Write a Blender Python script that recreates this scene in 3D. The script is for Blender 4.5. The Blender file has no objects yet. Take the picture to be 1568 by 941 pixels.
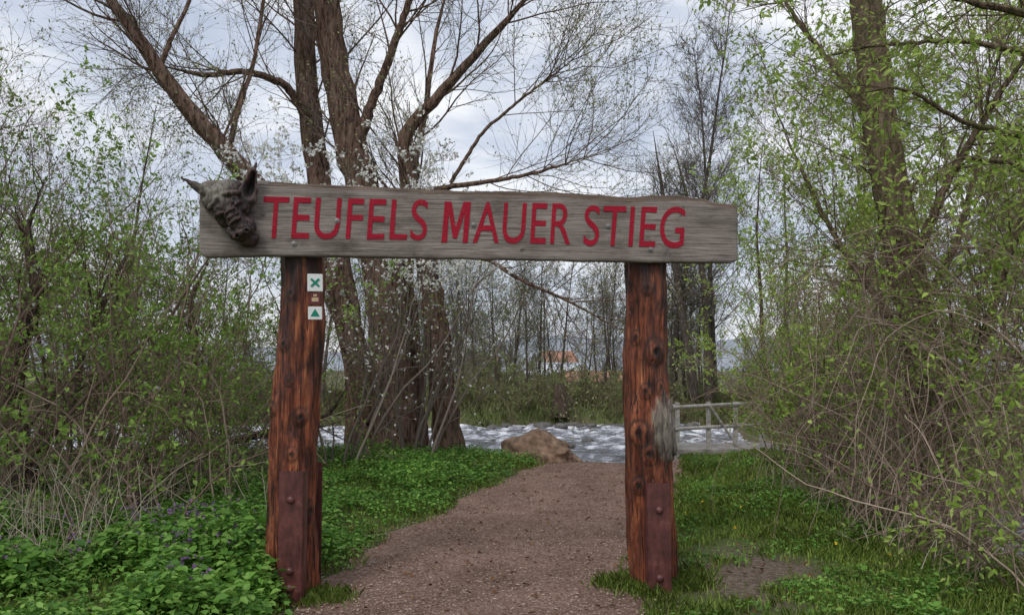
import bpy, bmesh, math
import numpy as np
from mathutils import Vector, Matrix, noise as mnoise
rng = np.random.default_rng(11)
scene = bpy.context.scene
scene.view_settings.view_transform = 'Standard'
scene.view_settings.look = 'None'
scene.view_settings.exposure = 0

# ------------------------------------------------------------------ camera
EYE = 1.6
F = 1160.0
cam_d = bpy.data.cameras.new("camera")
cam = bpy.data.objects.new("camera", cam_d)
scene.collection.objects.link(cam)
cam.location = (0, 0, EYE)
cam.rotation_euler = (math.radians(90), 0, 0)
cam_d.sensor_width = 36
cam_d.lens = 36*F/1568
cam_d.shift_y = 0.0571
cam_d.clip_end = 5000
cam_d.clip_start = 0.05
scene.camera = cam

def pt(px, py, D):
    """surveyed point: bearing/elevation measured in the photo, at ground distance D (metres)"""
    return np.array([(px-784)/F*D, D, EYE+(560-py)/F*D])

# ------------------------------------------------------------------ node helpers
def new_mat(name):
    m = bpy.data.materials.new(name); m.use_nodes = True
    nt = m.node_tree; nt.nodes.clear()
    return m, nt
def ramp(nt, fac, stops):
    r = nt.nodes.new('ShaderNodeValToRGB')
    cr = r.color_ramp
    while len(cr.elements) < len(stops): cr.elements.new(0.5)
    for e, (p, c) in zip(cr.elements, stops):
        e.position = p; e.color = (*c, 1) if len(c) == 3 else c
    nt.links.new(fac, r.inputs[0])
    return r
def mapping(nt, scale, coord='Object'):
    tc = nt.nodes.new('ShaderNodeTexCoord'); mp = nt.nodes.new('ShaderNodeMapping')
    mp.inputs['Scale'].default_value = scale
    nt.links.new(tc.outputs[coord], mp.inputs[0])
    return mp.outputs[0]
def noise_tex(nt, vec, scale, detail=6, rough=0.6, dist=0.0):
    n = nt.nodes.new('ShaderNodeTexNoise')
    n.inputs['Scale'].default_value = scale; n.inputs['Detail'].default_value = detail
    n.inputs['Roughness'].default_value = rough; n.inputs['Distortion'].default_value = dist
    nt.links.new(vec, n.inputs['Vector'])
    return n.outputs['Fac']
def mixc(nt, fac, a, b, mode='MIX'):
    m = nt.nodes.new('ShaderNodeMix'); m.data_type = 'RGBA'; m.blend_type = mode
    for s, v in ((0, fac), (6, a), (7, b)):
        if isinstance(v, (int, float)): m.inputs[s].default_value = v
        elif isinstance(v, tuple): m.inputs[s].default_value = (*v, 1)
        else: nt.links.new(v, m.inputs[s])
    return m.outputs[2]
def mth(nt, op, a, b):
    m = nt.nodes.new('ShaderNodeMath'); m.operation = op
    for s, v in ((0, a), (1, b)):
        if isinstance(v, (int, float)): m.inputs[s].default_value = v
        else: nt.links.new(v, m.inputs[s])
    return m.outputs[0]
def finish(nt, col, rough=0.8, bump=None, bstr=0.4, bdist=0.01, spec=0.3, metal=0.0, coat=0.0):
    p = nt.nodes.new('ShaderNodeBsdfPrincipled'); o = nt.nodes.new('ShaderNodeOutputMaterial')
    if isinstance(col, tuple): p.inputs['Base Color'].default_value = (*col, 1)
    else: nt.links.new(col, p.inputs['Base Color'])
    if isinstance(rough, (int, float)): p.inputs['Roughness'].default_value = rough
    else: nt.links.new(rough, p.inputs['Roughness'])
    p.inputs['Specular IOR Level'].default_value = spec
    p.inputs['Metallic'].default_value = metal
    p.inputs['Coat Weight'].default_value = coat
    p.inputs['Coat Roughness'].default_value = 0.35
    if bump is not None:
        b = nt.nodes.new('ShaderNodeBump'); b.inputs['Strength'].default_value = bstr
        b.inputs['Distance'].default_value = bdist
        nt.links.new(bump, b.inputs['Height']); nt.links.new(b.outputs[0], p.inputs['Normal'])
    nt.links.new(p.outputs[0], o.inputs[0])
    return p
def matte(nt, col, bump=None, bdist=.05):
    p = nt.nodes.new('ShaderNodeBsdfDiffuse'); o = nt.nodes.new('ShaderNodeOutputMaterial')
    nt.links.new(col, p.inputs[0]); nt.links.new(p.outputs[0], o.inputs[0])
    if bump is not None:
        b = nt.nodes.new('ShaderNodeBump'); b.inputs['Strength'].default_value = 1.0; b.inputs['Distance'].default_value = bdist
        nt.links.new(bump, b.inputs['Height']); nt.links.new(b.outputs[0], p.inputs['Normal'])
def attr(nt, name):
    a = nt.nodes.new('ShaderNodeAttribute'); a.attribute_name = name
    return a.outputs['Fac']

def bark_mat(name, dark, light, sc=1.0, green=None, gfac=0.5):
    m, nt = new_mat(name)
    v = mapping(nt, (9*sc, 9*sc, 1.6*sc))
    n1 = noise_tex(nt, v, 2.2, 6, 0.7, 0.6)
    c = ramp(nt, n1, [(0.38, dark), (0.6, light)]).outputs[0]
    if green:
        n2 = noise_tex(nt, mapping(nt, (1, 1, 1)), 1.7, 4, 0.6)
        g = ramp(nt, n2, [(0.45, (0, 0, 0)), (0.62, (gfac,)*3)]).outputs[0]
        c = mixc(nt, g, c, green)
    matte(nt, c, n1, .06)
    return m
def twig_mat(name, a, b):
    m, nt = new_mat(name)
    g = nt.nodes.new('ShaderNodeNewGeometry')
    c = ramp(nt, g.outputs['Random Per Island'], [(0.0, a), (1.0, b)]).outputs[0]
    matte(nt, c)
    return m
def leaf_mat(name, cols, trans=0.35, shiny=False):
    m, nt = new_mat(name)
    g = nt.nodes.new('ShaderNodeNewGeometry')
    k = len(cols)
    c = ramp(nt, g.outputs['Random Per Island'], [(i/(k-1), cc) for i, cc in enumerate(cols)]).outputs[0]
    v = mapping(nt, (1, 1, 1)); n = noise_tex(nt, v, 1.3, 2)
    d = ramp(nt, n, [(0.3, (0.65, 0.65, 0.65)), (0.7, (1.25, 1.25, 1.2))]).outputs[0]
    c = mixc(nt, 1.0, c, d, 'MULTIPLY')
    if shiny:
        p = nt.nodes.new('ShaderNodeBsdfPrincipled'); p.inputs['Roughness'].default_value = .5
        p.inputs['Specular IOR Level'].default_value = 0.3
    else: p = nt.nodes.new('ShaderNodeBsdfDiffuse')
    t = nt.nodes.new('ShaderNodeBsdfTranslucent'); mx = nt.nodes.new('ShaderNodeMixShader')
    mx.inputs[0].default_value = trans
    o = nt.nodes.new('ShaderNodeOutputMaterial')
    nt.links.new(c, p.inputs[0]); nt.links.new(c, t.inputs[0])
    nt.links.new(p.outputs[0], mx.inputs[1]); nt.links.new(t.outputs[0], mx.inputs[2])
    nt.links.new(mx.outputs[0], o.inputs[0])
    return m
def plain(name, col, rough=0.7, var=0.25, sc=8, **kw):
    m, nt = new_mat(name)
    v = mapping(nt, (1, 1, 1)); n = noise_tex(nt, v, sc, 6)
    c = ramp(nt, n, [(0.3, tuple(x*(1-var) for x in col)), (0.7, tuple(min(1, x*(1+var)) for x in col))]).outputs[0]
    finish(nt, c, rough, n, 0.3, 0.01, **kw)
    return m

# ------------------------------------------------------------------ mesh accumulation
class Geo:
    def __init__(s): s.v = []; s.f = []; s.n = 0
    def add(s, v, f, mat=0, smooth=True):
        v = np.asarray(v, float).reshape(-1, 3); f = np.asarray(f, np.int64)
        if len(v) == 0 or len(f) == 0: return
        s.v.append(v); s.f.append((f+s.n, mat, smooth)); s.n += len(v)
    def merged(s, xf):
        g = Geo(); V = np.concatenate(s.v)
        for sc, rz, loc in xf:
            c, si = math.cos(rz), math.sin(rz)
            R = np.array([[c, -si, 0], [si, c, 0], [0, 0, 1]])
            g.v.append(V@R.T*sc+np.array(loc))
            for f, m, sm in s.f: g.f.append((f+g.n, m, sm))
            g.n += len(V)
        return g
    def join(s, o):
        for v in o.v: s.v.append(v)
        for f, m, sm in o.f: s.f.append((f+s.n, m, sm))
        s.n += o.n
    def mesh(s, name, mats):
        me = bpy.data.meshes.new(name)
        V = np.concatenate(s.v).astype(np.float32)
        loops = np.concatenate([f.ravel() for f, _, _ in s.f]).astype(np.int32)
        tot = np.concatenate([np.full(len(f), f.shape[1]) for f, _, _ in s.f])
        start = np.concatenate([[0], np.cumsum(tot)[:-1]]).astype(np.int32)
        mi = np.concatenate([np.full(len(f), m) for f, m, _ in s.f]).astype(np.int32)
        sm = np.concatenate([np.full(len(f), q) for f, _, q in s.f]).astype(bool)
        me.vertices.add(len(V)); me.loops.add(len(loops)); me.polygons.add(len(tot))
        me.vertices.foreach_set("co", V.ravel())
        me.loops.foreach_set("vertex_index", loops)
        me.polygons.foreach_set("loop_start", start)
        for m in mats: me.materials.append(m)
        me.polygons.foreach_set("material_index", mi)
        me.polygons.foreach_set("use_smooth", sm)
        me.update(calc_edges=True)
        return me
    def obj(s, name, mats, parent=None, loc=None):
        return link(name, s.mesh(name, mats), parent, loc)
def link(name, me, parent=None, loc=None, rz=0, sc=1):
    o = bpy.data.objects.new(name, me); scene.collection.objects.link(o)
    if loc is not None: o.location = loc
    o.rotation_euler[2] = rz; o.scale = (sc,)*3
    if parent: o.parent = parent
    return o
def empty(name, loc=(0, 0, 0)):
    return link(name, None, None, loc)

def norm(v): return v/np.maximum(np.linalg.norm(v, axis=-1, keepdims=True), 1e-9)
def grow(S, D, L, R0, K, wander=.15, up=0.0, rend=.3):
    n = len(S); P = np.zeros((n, K, 3)); P[:, 0] = S; d = norm(np.array(D, float)); st = (L/(K-1))[:, None]
    for k in range(1, K):
        d = norm(d+rng.normal(0, wander, (n, 3))+np.array([0, 0, up]))
        P[:, k] = P[:, k-1]+d*st
    return P, R0[:, None]*np.linspace(1, rend, K)[None]
def spawn(P, R, n, t0, t1, a0, a1, L=None, ratio=None, rr=.6, rmin=.002, taper=.6):
    m, K, _ = P.shape
    idx = np.repeat(np.arange(m), n); t = rng.uniform(t0, t1, len(idx))
    f = t*(K-1); i = np.clip(f.astype(int), 0, K-2); w = (f-i)[:, None]
    S = P[idx, i]*(1-w)+P[idx, i+1]*w
    tan = norm(P[idx, i+1]-P[idx, i])
    r = norm(rng.normal(size=(len(idx), 3))); per = norm(r-(r*tan).sum(1, keepdims=True)*tan)
    a = np.radians(rng.uniform(a0, a1, len(idx)))[:, None]
    D = np.cos(a)*tan+np.sin(a)*per
    if L is not None: LL = rng.uniform(L[0], L[1], len(idx))
    else:
        pl = np.linalg.norm(np.diff(P, axis=1), axis=2).sum(1)
        LL = pl[idx]*rng.uniform(ratio[0], ratio[1], len(idx))
    LL = LL*(1-taper*t)
    RR = np.maximum((R[idx, i]*(1-w[:, 0])+R[idx, i+1]*w[:, 0])*rr, rmin)
    return S, D, LL, RR
def tubes(P, R, ns=3):
    n, K, _ = P.shape
    T = np.gradient(P, axis=1); T = norm(T)
    md = np.abs(norm(P[:, -1]-P[:, 0])); ref = np.zeros((n, 3)); ref[np.arange(n), md.argmin(1)] = 1
    U = norm(np.cross(T, ref[:, None, :])); W = np.cross(T, U)
    a = np.arange(ns)/ns*2*math.pi
    V = P[:, :, None, :]+R[:, :, None, None]*(np.cos(a)[None, None, :, None]*U[:, :, None, :]+np.sin(a)[None, None, :, None]*W[:, :, None, :])
    b = (np.arange(n)[:, None, None]*K+np.arange(K-1)[None, :, None])*ns
    j = np.arange(ns)[None, None, :]; j2 = (j+1) % ns
    Fc = np.stack([b+j, b+j2, b+ns+j2, b+ns+j], -1).reshape(-1, 4)
    return V.reshape(-1, 3), Fc
def resample(pts, rad, K):
    pts = np.array(pts, float); rad = np.array(rad, float)
    s = np.concatenate([[0], np.cumsum(np.linalg.norm(np.diff(pts, axis=0), axis=1))]); u = np.linspace(0, s[-1], K)
    P = np.stack([np.interp(u, s, pts[:, i]) for i in range(3)], 1)
    for _ in range(3): P[1:-1] = (P[:-2]+2*P[1:-1]+P[2:])/4
    return P, np.interp(u, s, rad)
def leaf_quads(C, A, ln, wd):
    n = len(C); A = norm(A); r = rng.normal(size=(n, 3)); B = norm(np.cross(A, r))
    ln = np.broadcast_to(ln, n)[:, None]; wd = np.broadcast_to(wd, n)[:, None]
    V = np.stack([C, C+A*ln*.5+B*wd*.5, C+A*ln, C+A*ln*.5-B*wd*.5], 1).reshape(-1, 3)
    return V, np.arange(n*4).reshape(-1, 4)
def leaf6(C, A, Nn, ln, wd, fold=.25):
    n = len(C); A = norm(A); B = norm(np.cross(A, Nn)); U = np.cross(B, A)
    ln = np.broadcast_to(ln, n)[:, None]; wd = np.broadcast_to(wd, n)[:, None]
    V = np.stack([C, C+A*ln*.3+B*wd*.5+U*wd*fold, C+A*ln*.68+B*wd*.38+U*wd*fold*.7, C+A*ln-U*wd*.15,
                  C+A*ln*.68-B*wd*.38+U*wd*fold*.7, C+A*ln*.3-B*wd*.5+U*wd*fold], 1).reshape(-1, 3)
    b = np.arange(n)[:, None]*6
    return V, np.concatenate([b+np.array([[0, 1, 2, 3]]), b+np.array([[0, 3, 4, 5]])])
def along(P, n, t0=.2, t1=1.0):
    S, D, _, _ = spawn(P, np.ones(P.shape[:2]), n, t0, t1, 25, 80, L=(1, 1))
    return S, D
def upn(C): return norm(rng.normal(size=C.shape)+np.array([0, 0, 1.1]))

# ------------------------------------------------------------------ terrain functions
def sst(x, a, b):
    t = np.clip((x-a)/(b-a), 0, 1); return t*t*(3-2*t)
PY = np.array([0, 3.5, 4.87, 6.19, 7.42, 9.28, 12.2, 13.2])
PL = np.array([-1.4, -1.42, -1.40, -1.38, -1.04, -.53, .40, .8])
QY = np.array([0, 3.5, 4.87, 5.99, 7.73, 9.5, 12., 13.2])
QR = np.array([.9, .88, .85, .92, 1.52, 2.05, 2.7, 3.0])
def wob(y, s): return .05*np.sin(y*3.1+s)+.035*np.sin(y*7.3+2*s)+.02*np.sin(y*17+s)
def left_e(y): return np.interp(y, PY, PL)+wob(y, 1.)
def right_e(y): return np.interp(y, QY, QR)+wob(y, 4.)
def fnoise(x, y):
    return (np.sin(x*1.3+y*.7+1)+np.sin(x*.6-y*1.9+2)+.6*np.sin(x*3.1+y*2.3)+.4*np.sin(x*5.3-y*4.7+.5))/3
def sdist(x, y):
    yb = 14.3-1.3*sst(x, -1.6, 0.2)+.9*sst(x, 2.4, 3.2)+.15*np.sin(x*2.1)
    xr = np.interp(y, [0, 5, 8, 14], [4.3, 4.5, 4.95, 5.1])+.15*np.sin(y*1.7)
    near = np.minimum(yb-y, xr-x)
    yf = 27.5+.9*np.sin(x*.35)+.4*np.sin(x*1.1)
    far = y-yf
    right = x-(7.3+.3*np.sin(y*.8))
    return np.maximum(np.maximum(near, far), right)
def H(x, y):
    x = np.asarray(x, float); y = np.asarray(y, float)
    s = sdist(x, y)
    z = -1.25+1.25*sst(s, -1.0, .55)
    land = sst(s, 0, .7)
    le, re = left_e(y), right_e(y)
    vl = sst(le-x, .0, .9)*(1-sst(y, 12, 14)); vr = sst(x-re, .1, .9)*(1-sst(y, 12, 14))
    z = z+land*(.15*vl+.06*vr+.03*fnoise(x, y)*np.maximum(vl, vr)+.012*fnoise(x*2, y*2))
    z = z+land*vr*.16*sst(y, 7, 10)*sst(x-re, .3, 1.4)
    z = z+sst(-x, 5, 14)*.3*land
    z = z-2.3*sst(y, 42, 72)
    return z
def Hs(x, y): return float(H(np.array(x), np.array(y)))

# ------------------------------------------------------------------ ground
def axis(lo, hi, fine_lo, fine_hi, step, growf=1.14):
    a = list(np.arange(fine_lo, fine_hi, step)); s = step; v = a[-1]
    while v < hi: s *= growf; v += s; a.append(v)
    s = step; v = a[0]; pre = []
    while v > lo: s *= growf; v -= s; pre.append(v)
    return np.array(pre[::-1]+a)
gx = axis(-1500, 1500, -9, 9, .10); gy = axis(-600, 2500, 2.5, 16, .10, 1.08)
X, Y = np.meshgrid(gx, gy, indexing='xy'); Z = H(X, Y)
nx, ny = len(gx), len(gy)
ii = (np.arange(ny-1)[:, None]*nx+np.arange(nx-1)[None]).ravel()
FC = np.stack([ii, ii+1, ii+1+nx, ii+nx], 1)
g = Geo(); g.add(np.stack([X, Y, Z], -1), FC)
m, nt = new_mat("soil_and_turf")
v = mapping(nt, (1, 1, 1)); n1 = noise_tex(nt, v, 2.0, 6, .65); n2 = noise_tex(nt, v, 28, 8, .75)
soil = ramp(nt, n2, [(.3, (.06, .043, .03)), (.5, (.17, .13, .1)), (.68, (.34, .27, .21))]).outputs[0]
turf = ramp(nt, n2, [(.3, (.05, .07, .024)), (.6, (.13, .16, .055)), (.75, (.2, .21, .1))]).outputs[0]
gm = mth(nt, 'ADD', attr(nt, 'green'), n1)
gr = ramp(nt, gm, [(.7, (0, 0, 0)), (1.05, (1, 1, 1))]).outputs[0]
finish(nt, mixc(nt, gr, soil, turf), .95, n2, .9, .03, .1)
ground = g.obj("ground", [m])
S = sdist(X, Y)
green = .75*sst(S, -.5, .3)*(1-.6*sst(X, 2.9, 3.6)*(Y < 14))*(1-.45*sst(Y, 32, 45))
green = np.where((X < -3.5) & (Y > 8) & (Y < 15), .25, green)
bare = np.exp(-((X-1.75)/.6)**2-((Y-5.7)/1.0)**2)
green = green-bare*.7
a = ground.data.attributes.new("green", 'FLOAT', 'POINT'); a.data.foreach_set("value", green.ravel().astype(np.float32))

# path sheet
ys = np.arange(0, 13.15, .07); us = np.linspace(0, 1, 34)
YY, UU = np.meshgrid(ys, us, indexing='ij'); XX = left_e(YY)*(1-UU)+right_e(YY)*UU
ZZ = H(XX, YY)+.006+.012*np.sin(UU*math.pi)
nu = len(us); ii = (np.arange(len(ys)-1)[:, None]*nu+np.arange(nu-1)[None]).ravel()
g = Geo(); g.add(np.stack([XX, YY, ZZ], -1), np.stack([ii, ii+1, ii+1+nu, ii+nu], 1))
m, nt = new_mat("path_bark_gravel")
v = mapping(nt, (1, 1, 1)); n1 = noise_tex(nt, v, 1.5, 8, .65); n2 = noise_tex(nt, v, 38, 9, .85)
vo = nt.nodes.new('ShaderNodeTexVoronoi'); vo.inputs['Scale'].default_value = 60; nt.links.new(v, vo.inputs['Vector'])
c = ramp(nt, n2, [(.34, (.10, .06, .045)), (.48, (.23, .148, .115)), (.6, (.33, .235, .19)), (.72, (.45, .35, .285))]).outputs[0]
c2 = ramp(nt, n1, [(.3, (.64, .60, .58)), (.62, (1.15, 1.12, 1.1))]).outputs[0]
c = mixc(nt, 1.0, c, c2, 'MULTIPLY')
ch = ramp(nt, vo.outputs['Color'], [(.7, (0, 0, 0)), (.8, (.5, .5, .5))]).outputs[0]
c = mixc(nt, ch, c, (.46, .35, .29))
finish(nt, c, .95, n2, .9, .02, .1)
g.obj("gravel_path", [m])
n = 24000
y = 3.6+9.3*rng.random(n)**1.5; u = rng.random(n); x = left_e(y)-.2+(right_e(y)-left_e(y)+.4)*u
C = np.stack([x, y, H(x, y)+.021], 1)
ax = norm(np.stack([rng.normal(size=n), rng.normal(size=n), rng.normal(size=n)*.12], 1))
Vv, Fq = leaf6(C, ax, norm(np.stack([rng.normal(0, .3, n), rng.normal(0, .3, n), np.ones(n)], 1)), rng.uniform(.008, .034, n), rng.uniform(.004, .013, n), .2)
g = Geo(); g.add(Vv, Fq, 0, False)
g.obj("wood_chips", [twig_mat("chips", (.12, .068, .048), (.52, .41, .33))])
n = 700; y = 3.8+9*rng.random(n)**1.4; x = rng.uniform(-2.5, 3.8, n); k = (x > left_e(y)-.3); x, y = x[k], y[k]
C = np.stack([x, y, H(x, y)+.028], 1); g = Geo(); g.add(*leaf6(C, rng.normal(size=C.shape)*[1, 1, .15], norm(rng.normal(0, .4, C.shape)+[0, 0, 1]), rng.uniform(.03, .06, len(C)), .025, .3))
g.obj("fallen_leaves", [twig_mat("dead_leaf", (.08, .035, .02), (.25, .13, .07))])

# water: rippled sheet
wx = axis(-900, 900, -16, 12, .12, 1.2); wy = axis(-50, 40, 12, 29, .12, 1.3)
X2, Y2 = np.meshgrid(wx, wy, indexing='xy')
fine = ((X2 > -17) & (X2 < 13)).astype(float)
WZ = np.zeros_like(X2)
for k in range(26):
    fr = rng.uniform(2.0, 11); th = rng.uniform(-1.0, 1.0); WZ += np.sin(fr*(X2*math.cos(th)*.8+Y2*math.sin(th+.9))+rng.uniform(0, 6)+.8*np.sin(X2*.7+k))*.026/fr**.8
WZ = -.55+WZ*fine*(1+1.2*sst(Y2, 23, 26))
ii = (np.arange(len(wy)-1)[:, None]*len(wx)+np.arange(len(wx)-1)[None]).ravel()
g = Geo(); g.add(np.stack([X2, Y2, WZ], -1), np.stack([ii, ii+1, ii+1+len(wx), ii+len(wx)], 1))
m, nt = new_mat("river_water")
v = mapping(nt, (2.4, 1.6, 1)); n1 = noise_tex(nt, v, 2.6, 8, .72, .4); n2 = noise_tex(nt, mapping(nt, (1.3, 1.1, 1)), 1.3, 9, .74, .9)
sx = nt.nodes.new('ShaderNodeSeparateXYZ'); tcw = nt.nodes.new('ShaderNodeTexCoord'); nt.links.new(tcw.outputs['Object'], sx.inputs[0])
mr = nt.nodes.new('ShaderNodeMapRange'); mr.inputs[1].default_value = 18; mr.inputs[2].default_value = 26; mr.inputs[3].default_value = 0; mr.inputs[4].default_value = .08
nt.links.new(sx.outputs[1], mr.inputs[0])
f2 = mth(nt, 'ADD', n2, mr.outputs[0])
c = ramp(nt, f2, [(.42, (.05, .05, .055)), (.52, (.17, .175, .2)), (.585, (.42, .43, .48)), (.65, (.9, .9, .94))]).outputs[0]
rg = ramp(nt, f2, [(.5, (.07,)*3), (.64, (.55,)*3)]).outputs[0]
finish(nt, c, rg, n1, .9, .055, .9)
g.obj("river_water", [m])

# ------------------------------------------------------------------ shared plant materials
BARK_WILLOW = bark_mat("bark_willow", (.045, .027, .02), (.29, .19, .15), 1.0, (.17, .16, .09), .2)
BARK_DARK = bark_mat("bark_dark", (.04, .028, .022), (.18, .135, .105), 1.3)
BARK_FAR = bark_mat("bark_far", (.05, .04, .034), (.15, .125, .105), 1.3)
BARK_IVY = bark_mat("bark_mossy", (.06, .045, .03), (.25, .19, .13), 1.2, (.17, .19, .07), .5)
TWIG_GREY = twig_mat("twig_grey", (.10, .08, .068), (.28, .235, .20))
TWIG_BROWN = twig_mat("twig_brown", (.11, .075, .06), (.32, .24, .185))
TWIG_TAN = twig_mat("twig_tan", (.16, .11, .085), (.46, .36, .28))
TWIG_FAR = twig_mat("twig_far", (.09, .078, .07), (.2, .175, .155))
LEAF_FRESH = leaf_mat("leaf_fresh", [(.14, .24, .045), (.24, .38, .08), (.36, .49, .14)])
LEAF_LIME = leaf_mat("leaf_lime", [(.22, .34, .055), (.36, .49, .11), (.47, .57, .18)])
LEAF_BUD = leaf_mat("leaf_bud", [(.26, .3, .11), (.42, .45, .21), (.5, .5, .32)])
LEAF_HERB = leaf_mat("leaf_herb", [(.06, .16, .022), (.14, .30, .045), (.25, .42, .09)], .3, True)
LEAF_GRASS = leaf_mat("leaf_grass", [(.14, .21, .04), (.25, .36, .07), (.38, .45, .15)], .3)
STRAW = twig_mat("straw", (.25, .2, .14), (.6, .54, .43))
PETAL = leaf_mat("petal_white", [(.7, .68, .65), (.8, .8, .78), (.88, .88, .88)], .3)
PURPLE = leaf_mat("petal_purple", [(.25, .12, .33), (.42, .25, .5)], .3)

# ------------------------------------------------------------------ plant builders
def shrub(nst=14, Hh=4.0, n1=8, n2=6, n3=3, leaf=2, lsz=.035, lmat=1, spread=45, r0=.018, petals=0, cut=-.1):
    g = Geo()
    a = rng.uniform(0, 6.28, nst); r = rng.uniform(0, .35, nst)
    S_ = np.stack([np.cos(a)*r, np.sin(a)*r, np.full(nst, -.1)], 1)
    th = np.radians(rng.uniform(3, spread, nst)); D_ = np.stack([np.cos(a)*np.sin(th), np.sin(a)*np.sin(th), np.cos(th)], 1)
    P, R = grow(S_, D_, Hh*rng.uniform(.6, 1.1, nst), r0*rng.uniform(.5, 1.3, nst), 12, .13, .02, .25)
    g.add(*tubes(P, R, 6), 0)
    P1, R1 = grow(*spawn(P, R, n1, .12, 1, 25, 70, ratio=(.25, .5), rr=.5, taper=.5), 8, .18, .03)
    g.add(*tubes(P1, R1, 4), 0)
    P2, R2 = grow(*spawn(P1, R1, n2, .1, 1, 25, 75, ratio=(.3, .6), rr=.6, rmin=.0022, taper=.5), 5, .2, .03)
    g.add(*tubes(P2, R2, 3), 0)
    P3, R3 = grow(*spawn(P2, R2, n3, .15, 1, 25, 70, ratio=(.35, .7), rr=.7, rmin=.0016, taper=.5), 4, .2, .05)
    g.add(*tubes(P3, R3, 3), 0)
    if leaf:
        C, A = along(P3, leaf); C2, A2 = along(P2, leaf); C = np.concatenate([C, C2]); A = np.concatenate([A, A2])
        k = (np.sin(C[:, 0]*3.1+C[:, 1]*1.7)+np.sin(C[:, 2]*2.9-C[:, 0]*1.3+1)+rng.normal(0, .9, len(C))) > cut
        C, A = C[k], A[k]+np.array([0, 0, .2])
        g.add(*leaf6(C, A, upn(C), lsz*rng.uniform(.5, 1.3, len(C)), lsz*.55*rng.uniform(.6, 1.2, len(C))), lmat)
    if petals:
        C, A = along(P3, petals); k = rng.random(len(C)) < np.where(C[:, 2] > 2.2, .85, .07); C, A = C[k], A[k]
        g.add(*leaf_quads(C, A, .032, .03), 2)
        g.add(*leaf_quads(C, rng.normal(size=A.shape), .032, .03), 2)
    return g

def bare_tree(Hh=13, r0=.16, n1=34, n2=8, n3=6, leaf=1, lsz=.05, conic=True, ns=3, rmin=.005, t0=.18, ang=(35, 65), rat=(.22, .38), up=.09, rr=.25):
    g = Geo()
    P, R = grow(np.array([[0, 0, -.2]]), np.array([[rng.normal()*.05, rng.normal()*.05, 1]]), np.array([float(Hh)]), np.array([r0]), 18, .03, .03, .1)
    g.add(*tubes(P, R, 8), 0)
    P1, R1 = grow(*spawn(P, R, n1, t0, .99, *ang, ratio=rat, rr=rr, rmin=rmin*1.3, taper=.75 if conic else .4), 9, .08, up)
    g.add(*tubes(P1, R1, ns), 1)
    P2, R2 = grow(*spawn(P1, R1, n2, .12, 1, 25, 60, ratio=(.3, .55), rr=.6, rmin=rmin, taper=.5), 5, .11, up)
    g.add(*tubes(P2, R2, ns), 1)
    P3, R3 = grow(*spawn(P2, R2, n3, .1, 1, 25, 60, ratio=(.35, .7), rr=.7, rmin=rmin*.7, taper=.5), 3, .13, up)
    g.add(*tubes(P3, R3, 3), 1)
    if leaf:
        C, A = along(P3, leaf)
        g.add(*leaf_quads(C, A, lsz*rng.uniform(.5, 1.2, len(C)), lsz*.55), 2)
    return g

def limb_tree(name, limbs, mats, n1=16, L1=(1.5, 3.2), n2=9, L2=(.7, 1.6), n3=7, L3=(.25, .7), leaf=2, lsz=.03, lw=.5, t0=.35, up=.06, bark_amp=.1, rmin=.004, a1=(25, 60), cap=.022, cut=-.4):
    g = Geo(); Ps, Rs = [], []
    for lb in limbs:
        pts = [pt(p[0], p[1], p[3]) for p in lb]; rad = [p[2]*p[3]/F/2 for p in lb]
        P, R = resample(pts, rad, 40); P[2:-1] += rng.normal(0, .012, (37, 3))*(R[2:-1, None]/.2+.3)
        R[-8:] *= np.linspace(1, .25, 8)
        Ps.append(P); Rs.append(R)
    P, R = np.array(Ps), np.array(Rs)
    ns = 22; V, Fq = tubes(P, R, ns)
    Vn = V.reshape(len(limbs), 40, ns, 3); ctr = P[:, :, None, :]
    a = np.arange(ns)/ns*2*math.pi
    ridg = 1+bark_amp*(.5*np.sin(a*7)+.4*np.sin(a*4+2)+rng.normal(0, .3, (len(limbs), 40, ns)))
    Vn = ctr+(Vn-ctr)*ridg[..., None]
    g.add(Vn, Fq, 0)
    P1, R1 = grow(*spawn(P, R, n1, t0, 1, *a1, L=L1, rr=.3, rmin=rmin*2, taper=.35), 10, .10, up)
    R1 = np.minimum(R1, cap*np.linspace(1, .35, 10)[None])
    g.add(*tubes(P1, R1, 5), 0)
    P2, R2 = grow(*spawn(P1, R1, n2, .12, 1, 25, 60, L=L2, rr=.5, rmin=rmin, taper=.4), 7, .12, up)
    g.add(*tubes(P2, R2, 3), 1)
    P3, R3 = grow(*spawn(P2, R2, n3, .1, 1, 20, 55, L=L3, rr=.65, rmin=rmin*.6, taper=.4), 4, .12, up)
    g.add(*tubes(P3, R3, 3), 1)
    if leaf:
        C, A = along(P3, leaf); k = (np.sin(C[:, 0]*2.1+C[:, 1])+np.sin(C[:, 2]*2.3)+rng.normal(0, 1, len(C))) > cut
        C, A = C[k], A[k]; nn = norm(rng.normal(size=C.shape)+np.array([0, -.3, .6]))
        g.add(*leaf6(C, A, nn, lsz*rng.uniform(.5, 1.3, len(C)), lsz*lw*rng.uniform(.7, 1.2, len(C))), 2)
    return g.obj(name, mats)

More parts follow.
